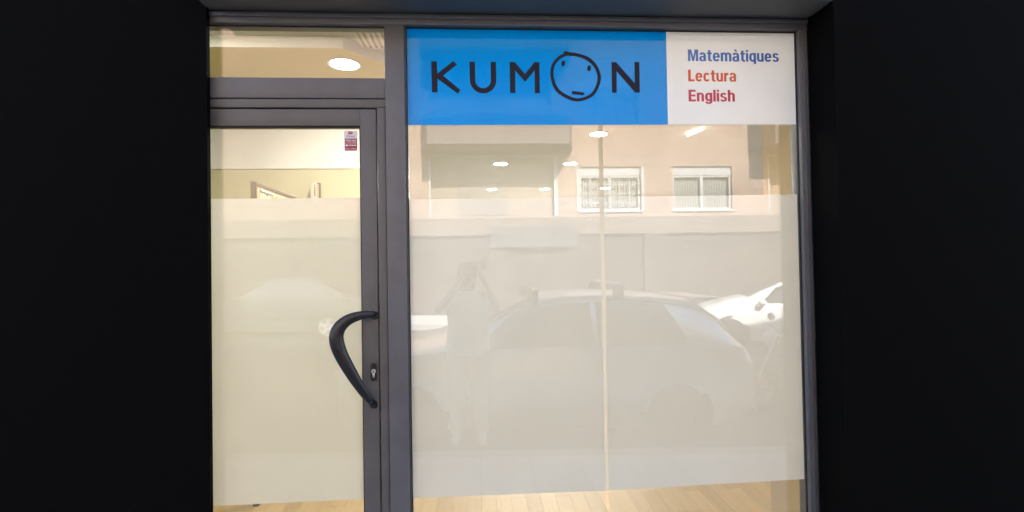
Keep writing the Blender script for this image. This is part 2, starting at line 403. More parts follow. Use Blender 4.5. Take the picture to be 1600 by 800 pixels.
# ------------------------------------------------------------------ display window
win = thing('display_window', 'large display window of two butt-jointed panes with frosted film', 'window', (.55, 0, .16))
JX = .531
box('pane', GLASS, win, -.289, JX-.009, 0, .010, .155, 2.553)
box('pane', GLASS, win, JX+.009, 1.408, 0, .010, .155, 2.553)
box('joint_seal', SILICONE, win, JX-.0086, JX+.0086, .003, .007, .16, 2.54)
MB().quad((-.287, .0115, .590), (JX-.0004, .0115, .585), (JX-.0004, .0115, 1.832), (-.287, .0115, 1.830)).build('frosted_film', FILM, win)
MB().quad((JX+.0004, .0115, .585), (1.404, .0115, .596), (1.404, .0115, 1.837), (JX+.0004, .0115, 1.832)).build('frosted_film', FILM, win)
gasket(win, -.2848, 1.4018, .1605, GT, -.009, .0035)

# ------------------------------------------------------------------ vinyl signs on the window
SPLIT, SB = .8255, 2.141
sg = thing('logo_sign', 'bright blue vinyl sign reading KUMON with a face for the O', 'sign', (.27, .013, SB))
MB().quad((-.2845, -.0006, SB-.003), (SPLIT, -.0006, SB), (SPLIT, -.0006, 2.5455), (-.2845, -.0006, 2.5455)).build('panel', BLUEF, sg)
LY = -.0012
def letter(pts, name='letter', parent=sg, m=INK, y=LY): return MB().flat(pts, y).build(name, m, parent)
letter([(-.182, 2.406), (-.158, 2.406), (-.1575, 2.354), (-.090, 2.408), (-.074, 2.393), (-.133, 2.346), (-.061, 2.286), (-.073, 2.270), (-.1565, 2.333), (-.157, 2.275), (-.180, 2.275)])
ua = [(.034+.0555*math.cos(a), 2.328+.056*math.sin(a)) for a in [math.pi+math.pi*k/20 for k in range(21)]]
ui = [(.034+.0325*math.cos(a), 2.328+.034*math.sin(a)) for a in [2*math.pi-math.pi*k/20 for k in range(21)]]
letter([(-.0225, 2.406)]+ua+[(.0895, 2.406), (.0670, 2.406)]+ui+[(.0010, 2.406)])
letter([(.147, 2.406), (.169, 2.406), (.211, 2.355), (.253, 2.4065), (.274, 2.4065), (.2735, 2.274), (.252, 2.274), (.2525, 2.371), (.211, 2.322), (.170, 2.371), (.1695, 2.274), (.147, 2.274)])
ro = [(.412, 2.449), (.436, 2.446), (.485, 2.430), (.520, 2.396), (.537, 2.347), (.525, 2.297), (.496, 2.259), (.436, 2.239), (.380, 2.255), (.338, 2.289), (.320, 2.345), (.326, 2.394), (.351, 2.428), (.383, 2.446)]
ri = [(.410, 2.434), (.436, 2.431), (.474, 2.417), (.506, 2.389), (.522, 2.347), (.513, 2.304), (.487, 2.270), (.438, 2.253), (.390, 2.267), (.352, 2.296), (.334, 2.345), (.338, 2.388), (.362, 2.419), (.390, 2.434)]
def close_spline(P, k=6):
    n = len(P); out = []
    for i in range(n):
        a, b, c, d = P[i-1], P[i], P[(i+1) % n], P[(i+2) % n]
        for j in range(k):
            t = j/k; out.append(tuple(.5*((2*q)+(-p+r)*t+(2*p-5*q+4*r-s)*t*t+(-p+3*q-3*r+s)*t**3) for p, q, r, s in zip(a, b, c, d)))
    return out
co, ci = close_spline(ro), close_spline(ri)
m = MB(); A = [m.bm.verts.new((p[0], LY, p[1])) for p in co]; B_ = [m.bm.verts.new((p[0], LY, p[1])) for p in ci]
for i in range(len(A)):
    j = (i+1) % len(A); m.bm.faces.new((A[i], A[j], B_[j], B_[i]))
face = m.build('letter', INK, sg)
def blob(cx, cz, a, b, th, n=20): return [(cx+a*math.cos(t)*math.cos(th)-b*math.sin(t)*math.sin(th), cz+a*math.cos(t)*math.sin(th)+b*math.sin(t)*math.cos(th)) for t in [2*math.pi*k/n for k in range(n)]]
letter(blob(.3755, 2.402, .0082, .0130, R(-14)), 'eye', face); letter(blob(.4865, 2.382, .0085, .0132, R(-8)), 'eye', face)
letter([(.4095, 2.2795), (.4120, 2.2835), (.4300, 2.2825), (.4600, 2.2785), (.4645, 2.2735), (.4625, 2.2680), (.4560, 2.2660), (.4300, 2.2685), (.4135, 2.2700), (.4095, 2.2730)], 'mouth', face)
letter([(.374, 2.4485), (.381, 2.4530), (.3925, 2.4540), (.402, 2.4505), (.411, 2.4495), (.409, 2.4330), (.402, 2.4325), (.396, 2.4380), (.385, 2.4395)], 'brush_overlap', face, y=LY-.0004)
letter([(.584, 2.409), (.604, 2.409), (.6835, 2.319), (.684, 2.410), (.7055, 2.410), (.705, 2.278), (.684, 2.278), (.6055, 2.370), (.604, 2.277), (.584, 2.277)])

sw = thing('subjects_sign', 'white vinyl sign listing Matemàtiques, Lectura and English', 'sign', (1.11, .013, SB))
MB().quad((SPLIT+.0005, -.0006, SB), (1.4015, -.0006, SB+.001), (1.4015, -.0006, 2.5455), (SPLIT+.0005, -.0006, 2.5455)).build('panel', WHITEF, sw)
def word(txt, x0, x1, zb, capz, m, parent, y, bold=.05, ref=None, name='lettering'):
    """flat lettering with its capital height and width fitted"""
    cu = bpy.data.curves.new('w', 'FONT'); cu.body = txt; cu.size = 1; cu.resolution_u = 6; cu.space_character = 1.0+bold*1.6
    to = bpy.data.objects.new('w', cu); C.objects.link(to)
    dg = bpy.context.evaluated_depsgraph_get(); dg.update()
    me = bpy.data.meshes.new_from_object(to.evaluated_get(dg)); bpy.data.objects.remove(to)
    cu2 = bpy.data.curves.new('h', 'FONT'); cu2.body = ref or txt[0]; cu2.size = 1
    th = bpy.data.objects.new('h', cu2); C.objects.link(th); dg.update()
    mh = bpy.data.meshes.new_from_object(th.evaluated_get(dg)); bpy.data.objects.remove(th)
    zs = [v.co.y for v in mh.vertices]; xs = [v.co.x for v in me.vertices]
    h0, h1, a, b = min(zs), max(zs), min(xs), max(xs)
    if bold:
        b2 = bmesh.new()
        K = [(-1, 0), (-.5, .35), (0, -.35), (.5, .35), (1, 0), (-.5, -.35), (.5, -.35)]
        for k, (sx, sy) in enumerate(K):
            c = me.copy()
            for v in c.vertices: v.co = (v.co.x+sx*bold, v.co.y+sy*bold, k*.00012)
            b2.from_mesh(c); bpy.data.meshes.remove(c)
        b2.to_mesh(me); b2.free(); a -= bold; b += bold
    for v in me.vertices:
        v.co = (x0+(v.co.x-a)/(b-a)*(x1-x0), y-v.co.z, zb+(v.co.y-h0)/(h1-h0)*(capz-zb))
    me.materials.clear(); me.materials.append(m)
    o = bpy.data.objects.new(name, me); C.objects.link(o); put(o, parent); bpy.data.meshes.remove(mh)
    return o
# bold condensed grotesque drawn as strips and bars, in units of the capital height
def ring(cx, cz, rx, rz, a0, a1, sx=.195, sz=.15, n=18):
    f = lambda v: math.copysign(abs(v)**.86, v)
    out = [(cx+rx*f(math.cos(R(a0+(a1-a0)*k/n))), cz+rz*f(math.sin(R(a0+(a1-a0)*k/n)))) for k in range(n+1)]
    inn = [(cx+(rx-sx)*f(math.cos(R(a0+(a1-a0)*k/n))), cz+(rz-sz)*f(math.sin(R(a0+(a1-a0)*k/n)))) for k in range(n+1)]
    return [[out[k], out[k+1], inn[k+1], inn[k]] for k in range(n)]
def bar(x0, z0, x1, z1): return [[(x0, z0), (x1, z0), (x1, z1), (x0, z1)]]
G_A = ring(.285, .50, .27, .26, -2, 168, .195, .15)+bar(.36, 0, .555, .50)+ring(.235, .215, .235, .23, 60, 300, .19, .13)+bar(.24, .315, .40, .445)+bar(.24, -.012, .33, .115)+[[(.30, .0), (.40, .10), (.40, .22), (.30, .10)]]
G_N = bar(0, 0, .195, .745)+ring(.285, .47, .27, .288, 0, 155)+bar(.36, 0, .555, .475)
GLY = {
 'M': (.84, [[(0, 0), (.19, 0), (.19, .74), (0, 1)], [(0, 1), (.275, 1), (.43, .33), (.35, 0), (.19, .72)], [(.35, 0), (.49, 0), (.43, .33)], [(.42, .33), (.565, 1), (.84, 1), (.65, .72), (.49, 0)], [(.65, 0), (.84, 0), (.84, 1), (.65, .74)]]),
 'a': (.57, G_A), 'à': (.57, G_A+[[(.12, 1.03), (.30, 1.03), (.40, .83), (.28, .83)]]),
 't': (.40, bar(.09, .18, .285, .95)+bar(0, .61, .40, .745)+ring(.295, .20, .205, .212, 180, 272, .195, .15)+bar(.29, -.012, .40, .138)),
 'e': (.58, ring(.29, .367, .29, .380, 5, 325)+bar(.12, .315, .575, .435)+bar(.385, .40, .58, .42)),
 'm': (.89, bar(0, 0, .195, .745)+ring(.275, .47, .26, .288, 0, 155)+bar(.345, 0, .535, .475)+ring(.62, .47, .265, .288, 0, 155)+bar(.69, 0, .885, .475)),
 'i': (.195, bar(0, 0, .195, .745)+bar(0, .84, .195, 1)), 'l': (.195, bar(0, 0, .195, 1)),
 'q': (.57, ring(.285, .367, .285, .380, 0, 360, n=30)+bar(.37, -.21, .565, .745)),
 'u': (.56, bar(0, .27, .195, .745)+ring(.27, .275, .27, .288, 180, 335)+bar(.36, 0, .555, .745)),
 's': (.53, ring(.265, .535, .25, .212, 12, 262, .185, .135)+ring(.265, .20, .265, .212, -168, 82, .185, .135)+[[(.12, .47), (.24, .32), (.42, .28), (.30, .43)]]),
 'L': (.53, bar(0, 0, .21, 1)+bar(.21, 0, .53, .17)), 'E': (.57, bar(0, 0, .21, 1)+bar(.21, 0, .57, .17)+bar(.21, .43, .53, .59)+bar(.21, .83, .56, 1)),
 'c': (.55, ring(.285, .367, .285, .380, 38, 322)), 'r': (.38, bar(0, 0, .195, .745)+ring(.36, .43, .33, .325, 88, 158, .195, .185)),
 'n': (.56, G_N), 'h': (.56, G_N+bar(0, .74, .195, 1)),
 'g': (.57, ring(.285, .385, .285, .362, 0, 360, n=30)+bar(.375, 0, .57, .745)+ring(.285, .01, .285, .225, 188, 360, .195, .14))}
def grotesque(txt, x0, x1, zb, zc, m, parent):
    wd = sum(GLY[c][0] for c in txt)+.075*(len(txt)-1); kx = (x1-x0)/wd; kz = zc-zb; pen = 0; mb = MB(); n = 0
    for c in txt:
        for poly in GLY[c][1]:
            mb.flat([(x0+(pen+p[0])*kx, zb+p[1]*kz) for p in poly], LY-.000012*(n % 60)); n += 1
        pen += GLY[c][0]+.075
    return mb.build('lettering', m, parent)
grotesque('Matemàtiques', .920, 1.3265, 2.4165, 2.467, gradient_print('blue_ink', (.06, .20, .60), (.004, .12, .46)), sw)
grotesque('Lectura', .919, 1.1325, 2.3285, 2.379, gradient_print('orange_ink', (.74, .075, .02), (.66, .11, .03)), sw)
grotesque('English', .919, 1.1250, 2.2412, 2.292, gradient_print('red_ink', (.60, .055, .12), (.54, .015, .05)), sw)

# ------------------------------------------------------------------ alarm sticker on the door
st = thing('alarm_sticker', 'small red and white alarm notice sticker in the corner of the door glass', 'sticker', (-.515, -.001, 2.03))
SW = mat('sticker_white', (.78, .76, .78), .5); SR = mat('sticker_red', (.42, .035, .05), .5); SWI = mat('sticker_ink', (.12, .10, .13), .5)
MB().prism([(-.543, 2.031), (-.490, 2.031), (-.490, 2.114), (-.543, 2.114)], 'Y', -.0006, -.0002).build('backing', SW, st)
MB().flat([(-.540, 2.032), (-.491, 2.032), (-.491, 2.082), (-.540, 2.082)], -.0009).build('red_field', SR, st)
bd = MB().flat([(-.5265, 2.100), (-.5085, 2.100), (-.5085, 2.111), (-.5265, 2.111)], -.0009).build('badge', SR, st)
for i in range(3): letter(blob(-.5225+.005*i, 2.1075, .0016, .0016, 0, 10), 'badge_dot', bd, SW, -.0012)
o = word('Direct', -.533, -.499, 2.087, 2.0965, SWI, st, -.0009, .0)
for v in o.data.vertices: v.co.x += (v.co.z-2.087)*.35
word('Alarma', -.5375, -.4935, 2.0695, 2.0800, SW, st, -.0012, .03)
word('conectada', -.5375, -.4935, 2.0615, 2.0675, SW, st, -.0012, .02, 'd')
MB().flat([(-.5375, 2.050), (-.5275, 2.050), (-.5275, 2.0575), (-.5375, 2.0575)], -.0012).build('phone_icon', SW, st)
for q in range(3): MB().flat([(-.5250+.0108*q, 2.0510), (-.5160+.0108*q, 2.0510), (-.5160+.0108*q, 2.0565), (-.5250+.0108*q, 2.0565)], -.0012).build('number_block', SW, st)
word('Avisos a Policía', -.5375, -.4935, 2.0365, 2.0430, SW, st, -.0012, .02)

# ------------------------------------------------------------------ shop interior
struct(MB().box(-3.1, 7.2, .101, 10.2, -.12, -.011).build('floor_base', WOODB))
flo = thing('floor', 'honey coloured laminate floor of narrow boards inside the shop', 'floor', (0, 0, 0)); flo['kind'] = 'structure'
del flo['label']; del flo['category']
PW, PL = .098, 1.2
pme = None; k = 0
for i in range(-24, 30):
    y = .104 - random.random()*0 + (i % 3)*.4 - .8
    while y < 3.7:
        y0, y1 = max(y, .104), min(y+PL-.002, 3.7)
        if y1-y0 > .1:
            if pme is None:
                pme = MB().box(0, PW-.0010, 0, 1, -.009, 0, bevel=.0).build('plank', WOOD).data; base = bpy.data.objects['plank']; o = base
            else:
                o = bpy.data.objects.new('plank', pme); C.objects.link(o)
            o.location = (i*PW, y0, 0); o.scale = (1, y1-y0, 1); o.parent = flo
        y += PL
struct(MB().box(-3.1, 7.2, 3.702, 10.2, -.009, 0).build('rear_floor', mat('bounce_grey_floor', (.50, .47, .43), .5, noise=(3, .05))))  # unseen rear floor, made pale grey to keep the warm bounce down
struct(MB().box(-3.1, 7.2, .101, 10.3, 3.075, 3.2).build('ceiling', CEIL2))
low = MB().prism([(-3.0, 1.31), (-.867, 1.31), (-.585, 1.635), (-.585, 2.515), (-3.0, 2.515)], 'Z', 3.0, 3.0745).build('dropped_ceiling', CEIL); struct(low)
m = MB()                                                     # painted edge of the dropped ceiling
E_ = [(-3.0, 1.309), (-.8665, 1.309), (-.584, 1.634), (-.584, 2.51)]
for a, b in zip(E_, E_[1:]): m.quad((*a, 2.999), (*b, 2.999), (*b, 3.0743), (*a, 3.0743))
struct(m.build('ceiling_edge', mat('bright_white_paint', (.88, .87, .84), .8)))
struct(MB().box(-3.12, -3.0, .101, 10.2, 0, 3.0745).build('wall_left', WALLY))
struct(MB().box(-3.0, -.75, 2.52, 2.62, 0, 3.0745).build('wall_facing', WALLY))
struct(MB().box(-3.1, 7.2, 10.2, 10.3, 0, 3.0745).build('wall_back', WALLB))
struct(MB().box(7.1, 7.2, .101, 10.2, 0, 3.0745).build('wall_right', WALLB))
struct(MB().box(-2.998, -1.46, .101, .18, 0, 3.0745).build('wall_front', WALLY))
struct(MB().box(1.425, 1.62, .052, .32, 0, 3.0745).build('wall_pier', mat('brown_wall', (.62, .48, .29), .8, noise=(2, .06))))
struct(MB().box(1.62, 7.098, .101, .2, 0, 3.0745).build('wall_front_right', WALLB))
bk = thing('wall_bulkhead', 'white panelled bulkhead across the top of the cream wall', 'bulkhead', (-1.9, 2.4, 2.42))
MB().prism([(-2.99, 2.511), (-1.141, 2.511), (-1.05, 2.5145), (-.99, 2.515), (-2.99, 2.515)], 'Z', 2.424, 2.998).build('core', mat('bulkhead_white', (.74, .735, .69), .8, noise=(2, .03)), bk)
xs = [-2.98, -2.35, -2.03, -1.699, -1.354, -1.143]
WHITEB = mat('bulkhead_white', (.74, .735, .69), .8, noise=(2, .03))
for a, b in zip(xs, xs[1:]): box('panel', WHITEB, bk, a+.0005, b-.0005, 2.5088, 2.5105, 2.4242, 2.997)
bo = thing('notice_board', 'framed notice board screen with pinned papers standing beside the cream wall', 'notice board', (-1.46, 1.9, 0))
ALU = mat('board_aluminium', (.17, .145, .10), .5, .2); CORK = mat('board_face', (.62, .55, .36), .9, noise=(40, .08))
box('post', ALU, bo, -1.488, -1.452, 1.352, 1.378, 0, 2.128, bevel=.003)
box('post', ALU, bo, -1.482, -1.452, 2.462, 2.487, 0, 2.125, bevel=.003)
box('top_rail', ALU, bo, -1.480, -1.454, 1.379, 2.461, 2.102, 2.122, bevel=.002)
box('bottom_rail', ALU, bo, -1.480, -1.454, 1.379, 2.461, 1.15, 1.18, bevel=.002)
box('board', CORK, bo, -1.474, -1.460, 1.379, 2.461, 1.181, 2.101)
PAP = [mat('paper_white', (.75, .73, .66), .8), mat('paper_cream', (.70, .62, .42), .8), mat('paper_orange', (.72, .30, .07), .8), mat('paper_blue', (.25, .35, .55), .8)]
for i, (y, z, a, b, c) in enumerate([(1.44, 1.99, .16, .10, 0), (1.63, 2.075, .3, .016, 1), (1.62, 2.0, .07, .06, 2), (1.75, 1.97, .2, .10, 0), (1.42, 1.86, .20, .20, 1), (1.65, 1.82, .11, .14, 2), (1.80, 1.80, .21, .26, 0), (2.05, 1.80, .21, .26, 1), (1.42, 1.5, .3, .21, 0), (1.80, 1.42, .21, .3, 3), (2.08, 1.45, .21, .3, 0), (1.43, 2.075, .22, .012, 0)]):
    box('paper', PAP[c], bo, -1.4598, -1.4590+.0007*i, y, y+a, z, z+b)
for y in (1.55, 1.72, 1.95, 2.2): MB().sphere((-1.457, y, 2.06), .007, 8).build('pin', mat('pin', (.2, .15, .1), .4), bo, True)
dp = thing('wall_dispenser', 'small white dispenser box fixed to the cream wall beside the notice board', 'dispenser', (-1.40, 2.5, 2.03))
CRM = mat('dispenser_plastic', (.58, .53, .40), .4)
box('casing', CRM, dp, -1.437, -1.382, 2.42, 2.518, 2.04, 2.285, bevel=.012, smooth=True)
box('back_plate', ALU, dp, -1.447, -1.372, 2.505, 2.5195, 2.03, 2.297, bevel=.004)
box('window_slot', mat('slot', (.12, .10, .07), .3), dp, -1.398, -1.390, 2.417, 2.4195, 2.17, 2.25)
MB().lathe([(.001, 2.4165), (.006, 2.4165), (.006, 2.4198), (.001, 2.4198)], (-1.394, 0, 2.262), 'Y', 16).build('button', mat('slot', (.1, .1, .1)), dp)
vt = thing('reflected_railing', 'white ceiling slats standing in for a railing reflected in the fanlight', 'slats', (-.60, 1.40, 3.07))  # slats added on the ceiling in place of a reflected railing
box('frame', WHITEP, vt, -.78, -.44, 1.16, 1.175, 3.060, 3.0745); box('frame', WHITEP, vt, -.78, -.44, 1.455, 1.47, 3.060, 3.0745)
for i in range(9): box('slat', WHITEP, vt, -.775+i*.038, -.757+i*.038, 1.176, 1.454, 3.058, 3.0743)

# recessed ceiling lamps: a lit opal disc and its own light
DISC = mat('lamp_opal', (.9, .9, .88), .5, emit=((1, .95, .86), 22))
LAMP_W = 5.6
def lamp(x, y, z, label, pw=1.0):
    t = thing('ceiling_lamp', label, 'ceiling lamp', (x, y, z), 'round recessed ceiling lamps')
    MB().lathe([(.100, -.004), (.118, -.006), (.120, 0), (.100, 0)], (x, y, z-.0006), 'Z', 40).build('trim_ring', WHITEP, t, True)
    MB().lathe([(.001, -.0045), (.099, -.0045), (.099, -.001), (.001, -.001)], (x, y, z-.0006), 'Z', 40).build('diffuser', DISC, t)
    ld = bpy.data.lights.new('lamp_light', 'AREA'); ld.shape = 'DISK'; ld.size = .19; ld.energy = LAMP_W*pw; ld.color = (1, .96, .88)
    lo = bpy.data.objects.new('lamp_light', ld); C.objects.link(lo); lo.location = (x, y, z-.012); put(lo, t)
lamp(-.928, 1.588, 3.0, 'round lit ceiling lamp seen through the fanlight over the door', 1.1)
lamp(1.445, 3.894, 3.075, 'round lit ceiling lamp just below the blue sign, the highest in the window', .8)
lamp(.364, 5.70, 3.075, 'round lit ceiling lamp, left one of the middle row in the window', 3.4)
lamp(1.429, 5.70, 3.075, 'round lit ceiling lamp, right one of the middle row in the window', 3.4)
lamp(.298, 8.38, 3.075, 'round lit ceiling lamp, leftmost of the farthest row in the window', 3.4)
lamp(1.382, 8.38, 3.075, 'round lit ceiling lamp, second from left in the farthest row in the window', 3.4)
lamp(2.62, 8.33, 3.075, 'small round lit ceiling lamp, rightmost of the farthest row, over a reflected window', 3.4)
# unseen lamps added behind the signs and frames to light the front of the room
lamp(.36, 1.70, 3.075, 'unseen round ceiling lamp added behind the blue sign to light the room front', .45)
lamp(1.30, 1.70, 3.075, 'unseen round ceiling lamp added behind the white sign to light the room front', .4)
lamp(-1.75, .60, 3.075, 'unseen round ceiling lamp added above the fanlight for more bounce inside the door', .9)
sl = thing('light_strip', 'short slanted strip light on the ceiling under the white sign', 'strip light', (2.55, 3.74, 3.06))
m = MB().tube([(2.525, 3.90, 3.052), (2.575, 3.575, 3.052)], .008, 12); m.build('tube', mat('tube_opal', (.9, .9, .85), .4, emit=((1, .93, .78), 4)), sl, True)
box('holder', WHITEP, sl, 2.545, 2.556, 3.66, 3.82, 3.062, 3.0745)

# ------------------------------------------------------------------ house across the street
BRICK = brick_mat('face_brick', (.44, .27, .185), (.39, .235, .16), (.50, .43, .37), .25, .068, .008, .5)
STUC = mat('far_stucco', (.50, .46, .42), .9, noise=(1.5, .08)); GREYC = mat('slab_concrete', (.20, .17, .165), .9, noise=(2, .08))
PVC = mat('white_pvc', (.54, .54, .53), .4); WGL = mat('house_glass', (.05, .06, .07), .06, 0, .9); CURT = mat('net_curtain', (.42, .40, .37), .9); WPANE = glass_mat('house_pane', .04)
SHUT = mat('roller_shutter', (.52, .51, .49), .6); METAL = mat('shade_toned_shutter', (.080, .066, .061), .8, 0, .2); DARKW = mat('loggia_wall', (.30, .24, .20), .9)  # street-level shutters darkened in colour in place of shade
house = thing('brick_house', 'brick apartment house across the street with white windows, only seen mirrored in the glass', 'building', (0, FAR_WALL, 0))
HW = FAR_WALL
def hb(name, m, x0, x1, y0, y1, z0, z1, parent=house, bevel=0): return box(name, m, parent, x0, x1, y0, y1, z0, z1, bevel=bevel)
FL = [3.05, 5.95, 8.85, 11.75]                    # floor levels
wins = []
for fz in FL[:3]:
    for (a, b) in ((-12.4, -10.4), (3.31, 5.32), (6.39, 8.38), (14.0, 16.0)): wins.append((a, b, fz+.20, fz+1.62))
LOG = [(-1.50, 2.60, fz+.05, fz+2.0) for fz in FL[:3]]
LOG += [(9.6, 12.8, fz+.05, fz+2.0) for fz in FL[:3]]
# wall built as bands around the openings
holes = wins + LOG
xsx = sorted({-17, 18} | {h[0] for h in holes} | {h[1] for h in holes})
m = MB()
for fz in FL[:3]:
    rows = sorted({fz, fz+2.9} | {h[2] for h in holes if fz <= h[2] < fz+2.9} | {h[3] for h in holes if fz < h[3] <= fz+2.9})
    for z0, z1 in zip(rows, rows[1:]):
        run = None
        for a, b in zip(xsx, xsx[1:]):
            cxm, czm = (a+b)/2, (z0+z1)/2
            if any(h[0] < cxm < h[1] and h[2] < czm < h[3] for h in holes):
                if run: m.box(run[0], run[1], HW-.3, HW, z0, z1); run = None
            else: run = (run[0], b) if run else (a, b)
        if run: m.box(run[0], run[1], HW-.3, HW, z0, z1)
m.build('wall', BRICK, house)
hb('rear_block', STUC, -17, 18, HW-9, HW-1.3, -.6, 11.75)
for fz in FL[:3]: hb('floor_slab', STUC, -16.9, 17.9, HW-1.29, HW-.31, fz-.25, fz)
hb('parapet', BRICK, -17, 18, HW-.3, HW+.02, 11.751, 12.6); hb('coping', GREYC, -17.05, 18.05, HW-.34, HW+.06, 12.601, 12.68)
for i, (a, b, z0, z1) in enumerate(wins):
    wn = hb('window', PVC, a, b, HW-.14, HW-.08, z0, z0+.07)
    f = MB(); f.box(a, a+.07, HW-.14, HW-.08, z0+.071, z1-.35); f.box(b-.07, b, HW-.14, HW-.08, z0+.071, z1-.35); f.box((a+b)/2-.05, (a+b)/2+.05, HW-.14, HW-.08, z0+.071, z1-.35)
    f.box(a, b, HW-.14, HW-.08, z1-.349, z1-.29); f.build('frame', PVC, wn)
    hb('shutter_box', SHUT, a, b, HW-.13, HW-.06, z1-.289, z1, wn)
    hb('sill', PVC, a-.06, b+.06, HW-.10, HW+.06, z0-.06, z0-.001, wn)
    hb('pane', WPANE, a+.07, b-.07, HW-.115, HW-.11, z0+.07, z1-.35, wn)
    f = MB()                                        # pleated net curtain behind the pane
    n = 40
    for k in range(n):
        x0 = a+.1+(b-a-.2)*k/n; x1 = a+.1+(b-a-.2)*(k+1)/n; ya, yb = HW-.20+.02*(k % 2), HW-.20+.02*((k+1) % 2)
        f.quad((x0, ya, z0+.05), (x1, yb, z0+.05), (x1, yb, z1-.3), (x0, ya, z1-.3))
    f.build('curtain', CURT, wn)
    if 3 < a < 4:                                    # lattice bars in the window with the grille
        g = MB()
        for kx in (a+.36, a+.68, a+1.0, a+1.32, a+1.64): g.box(kx-.012, kx+.012, HW-.06, HW-.04, z0+.02, z1-.30)
        for kz in (z0+.25, z0+.55, z0+.85): g.box(a, b, HW-.039, HW-.025, kz-.012, kz+.012)
        g.box(a-.10, a-.02, HW+.001, HW+.03, z0-.02, z1); g.box(b+.02, b+.10, HW+.001, HW+.03, z0-.02, z1)
        g.build('grille', PVC, wn)
for (a, b, z0, z1) in LOG:
    lg = hb('loggia', mat('loggia_stucco', (.37, .285, .215), .9), a+.01, b-.01, HW-.26, HW-.2, z0, z1)
    f = MB(); f.box(a, b, HW-.05, HW+.02, z1-.06, z1-.002); f.box(a, a+.05, HW-.05, HW+.02, z0, z1-.061); f.box(b-.12, b-.0, HW-.05, HW+.02, z0, z1-.061); f.build('frame', PVC, lg)
    hb('glazed_door', mat('loggia_glazing', (.30, .25, .21), .15), a+.9, b-1.6, HW-.199, HW-.17, z0+.05, z0+1.9, lg)
for (a, b) in ((-1.75, 3.1), (8.95, 13.3)):          # balconies with splayed ends
    for fz in FL[:3]:
        z = fz+2.12
        bl = MB().prism([(a, HW+.001), (b, HW+.001), (b-.30, HW+1.1), (a+.30, HW+1.1)], 'Z', z, z+.85).build('balcony', GREYC, house)
        hb('handrail', PVC, a+.34, b-.34, HW+1.02, HW+1.06, z+1.02, z+1.06, bl)
        for k in range(12): hb('baluster', PVC, a+.4+(b-a-.8)*k/11-.01, a+.4+(b-a-.8)*k/11+.01, HW+1.03, HW+1.05, z+.851, z+1.02, bl)
gm = MB()
for a, b in ((-17, -13.2), (-9.8, -8.6), (-4.2, -3.4), (.4, 1.0), (5.4, 6.0), (10.2, 10.8), (15, 18)): gm.box(a, b, HW-.3, HW, -.8, 2.5)
hb('band_course', mat('shade_blend_stone', (.20, .15, .122), .9, noise=(2, .1)), -17, 18, HW-.3, HW, 2.501, 3.049); gm.build('ground_floor_wall', mat('shade_toned_stone', (.085, .068, .061), .9, noise=(2, .08)), house)  # ground floor colour darkened in place of shade; mid-tone band softens its edge
for a, b in ((-13.2, -9.8), (-8.6, -4.2), (-3.4, .4), (1.0, 5.4), (6.0, 10.2), (10.8, 15)):
    m = MB()
    for k in range(33): m.box(a, b, HW-.16-.015*(k % 2), HW-.12-.015*(k % 2), -.7+k*.097, -.7+(k+1)*.097-.006)
    m.build('roller_door', METAL, house)
hb('fascia', mat('fascia', (.10, .088, .094), .8), .4, 3.2, HW+.001, HW+.12, 2.1, 2.75)  # darkened along with the ground floor, in place of shade

# ------------------------------------------------------------------ manhole cover
IRON = mat('cast_iron', (.03, .028, .026), .6, .5, noise=(20, .3))
mx_, my_ = -2.85, -5.55
mh = thing('manhole_cover', 'round dark iron manhole cover in the road, mirrored in the door glass', 'manhole cover', (mx_, my_, road(mx_)))
MB().lathe([(.001, .0), (.36, .0), (.36, .008), (.001, .008)], (mx_, my_, road(mx_)+.006), 'Z', 40).build('lid', IRON, mh)
MB().lathe([(.37, .0), (.43, .0), (.43, .006), (.37, .006), (.37, 0)], (mx_, my_, road(mx_)+.006), 'Z', 40, cap=False).build('rim', IRON, mh)

# ------------------------------------------------------------------ cars
TYRE = mat('tyre', (.015, .015, .015), .8); RIM = mat('alloy', (.05, .05, .052), .5, .2); BRIM = mat('bright_alloy', (.72, .72, .73), .4, .3); BGL = mat('sky_paled_glass', (.15, .155, .17), .06, 0, .9); CGL = mat('car_glass', (.02, .025, .028), .04, 0, .9)  # saloon glass is paled: sky reflection put into its base colour
TRIM = mat('car_trim', (.015, .015, .015), .55); LAMPG = mat('lamp_lens', (.75, .77, .80), .06, .3, .8); REDL = mat('tail_lens', (.40, .02, .02), .1); PLATE = mat('plate', (.75, .75, .72), .5)
def interp(tab, x):
    if x <= tab[0][0]: return tab[0][1:]
    for p, q in zip(tab, tab[1:]):
        if x <= q[0]:
            t = (x-p[0])/(q[0]-p[0]); t = t*t*(3-2*t)*.35+t*.65
            return tuple(a+(b-a)*t for a, b in zip(p[1:], q[1:]))
    return tab[-1][1:]
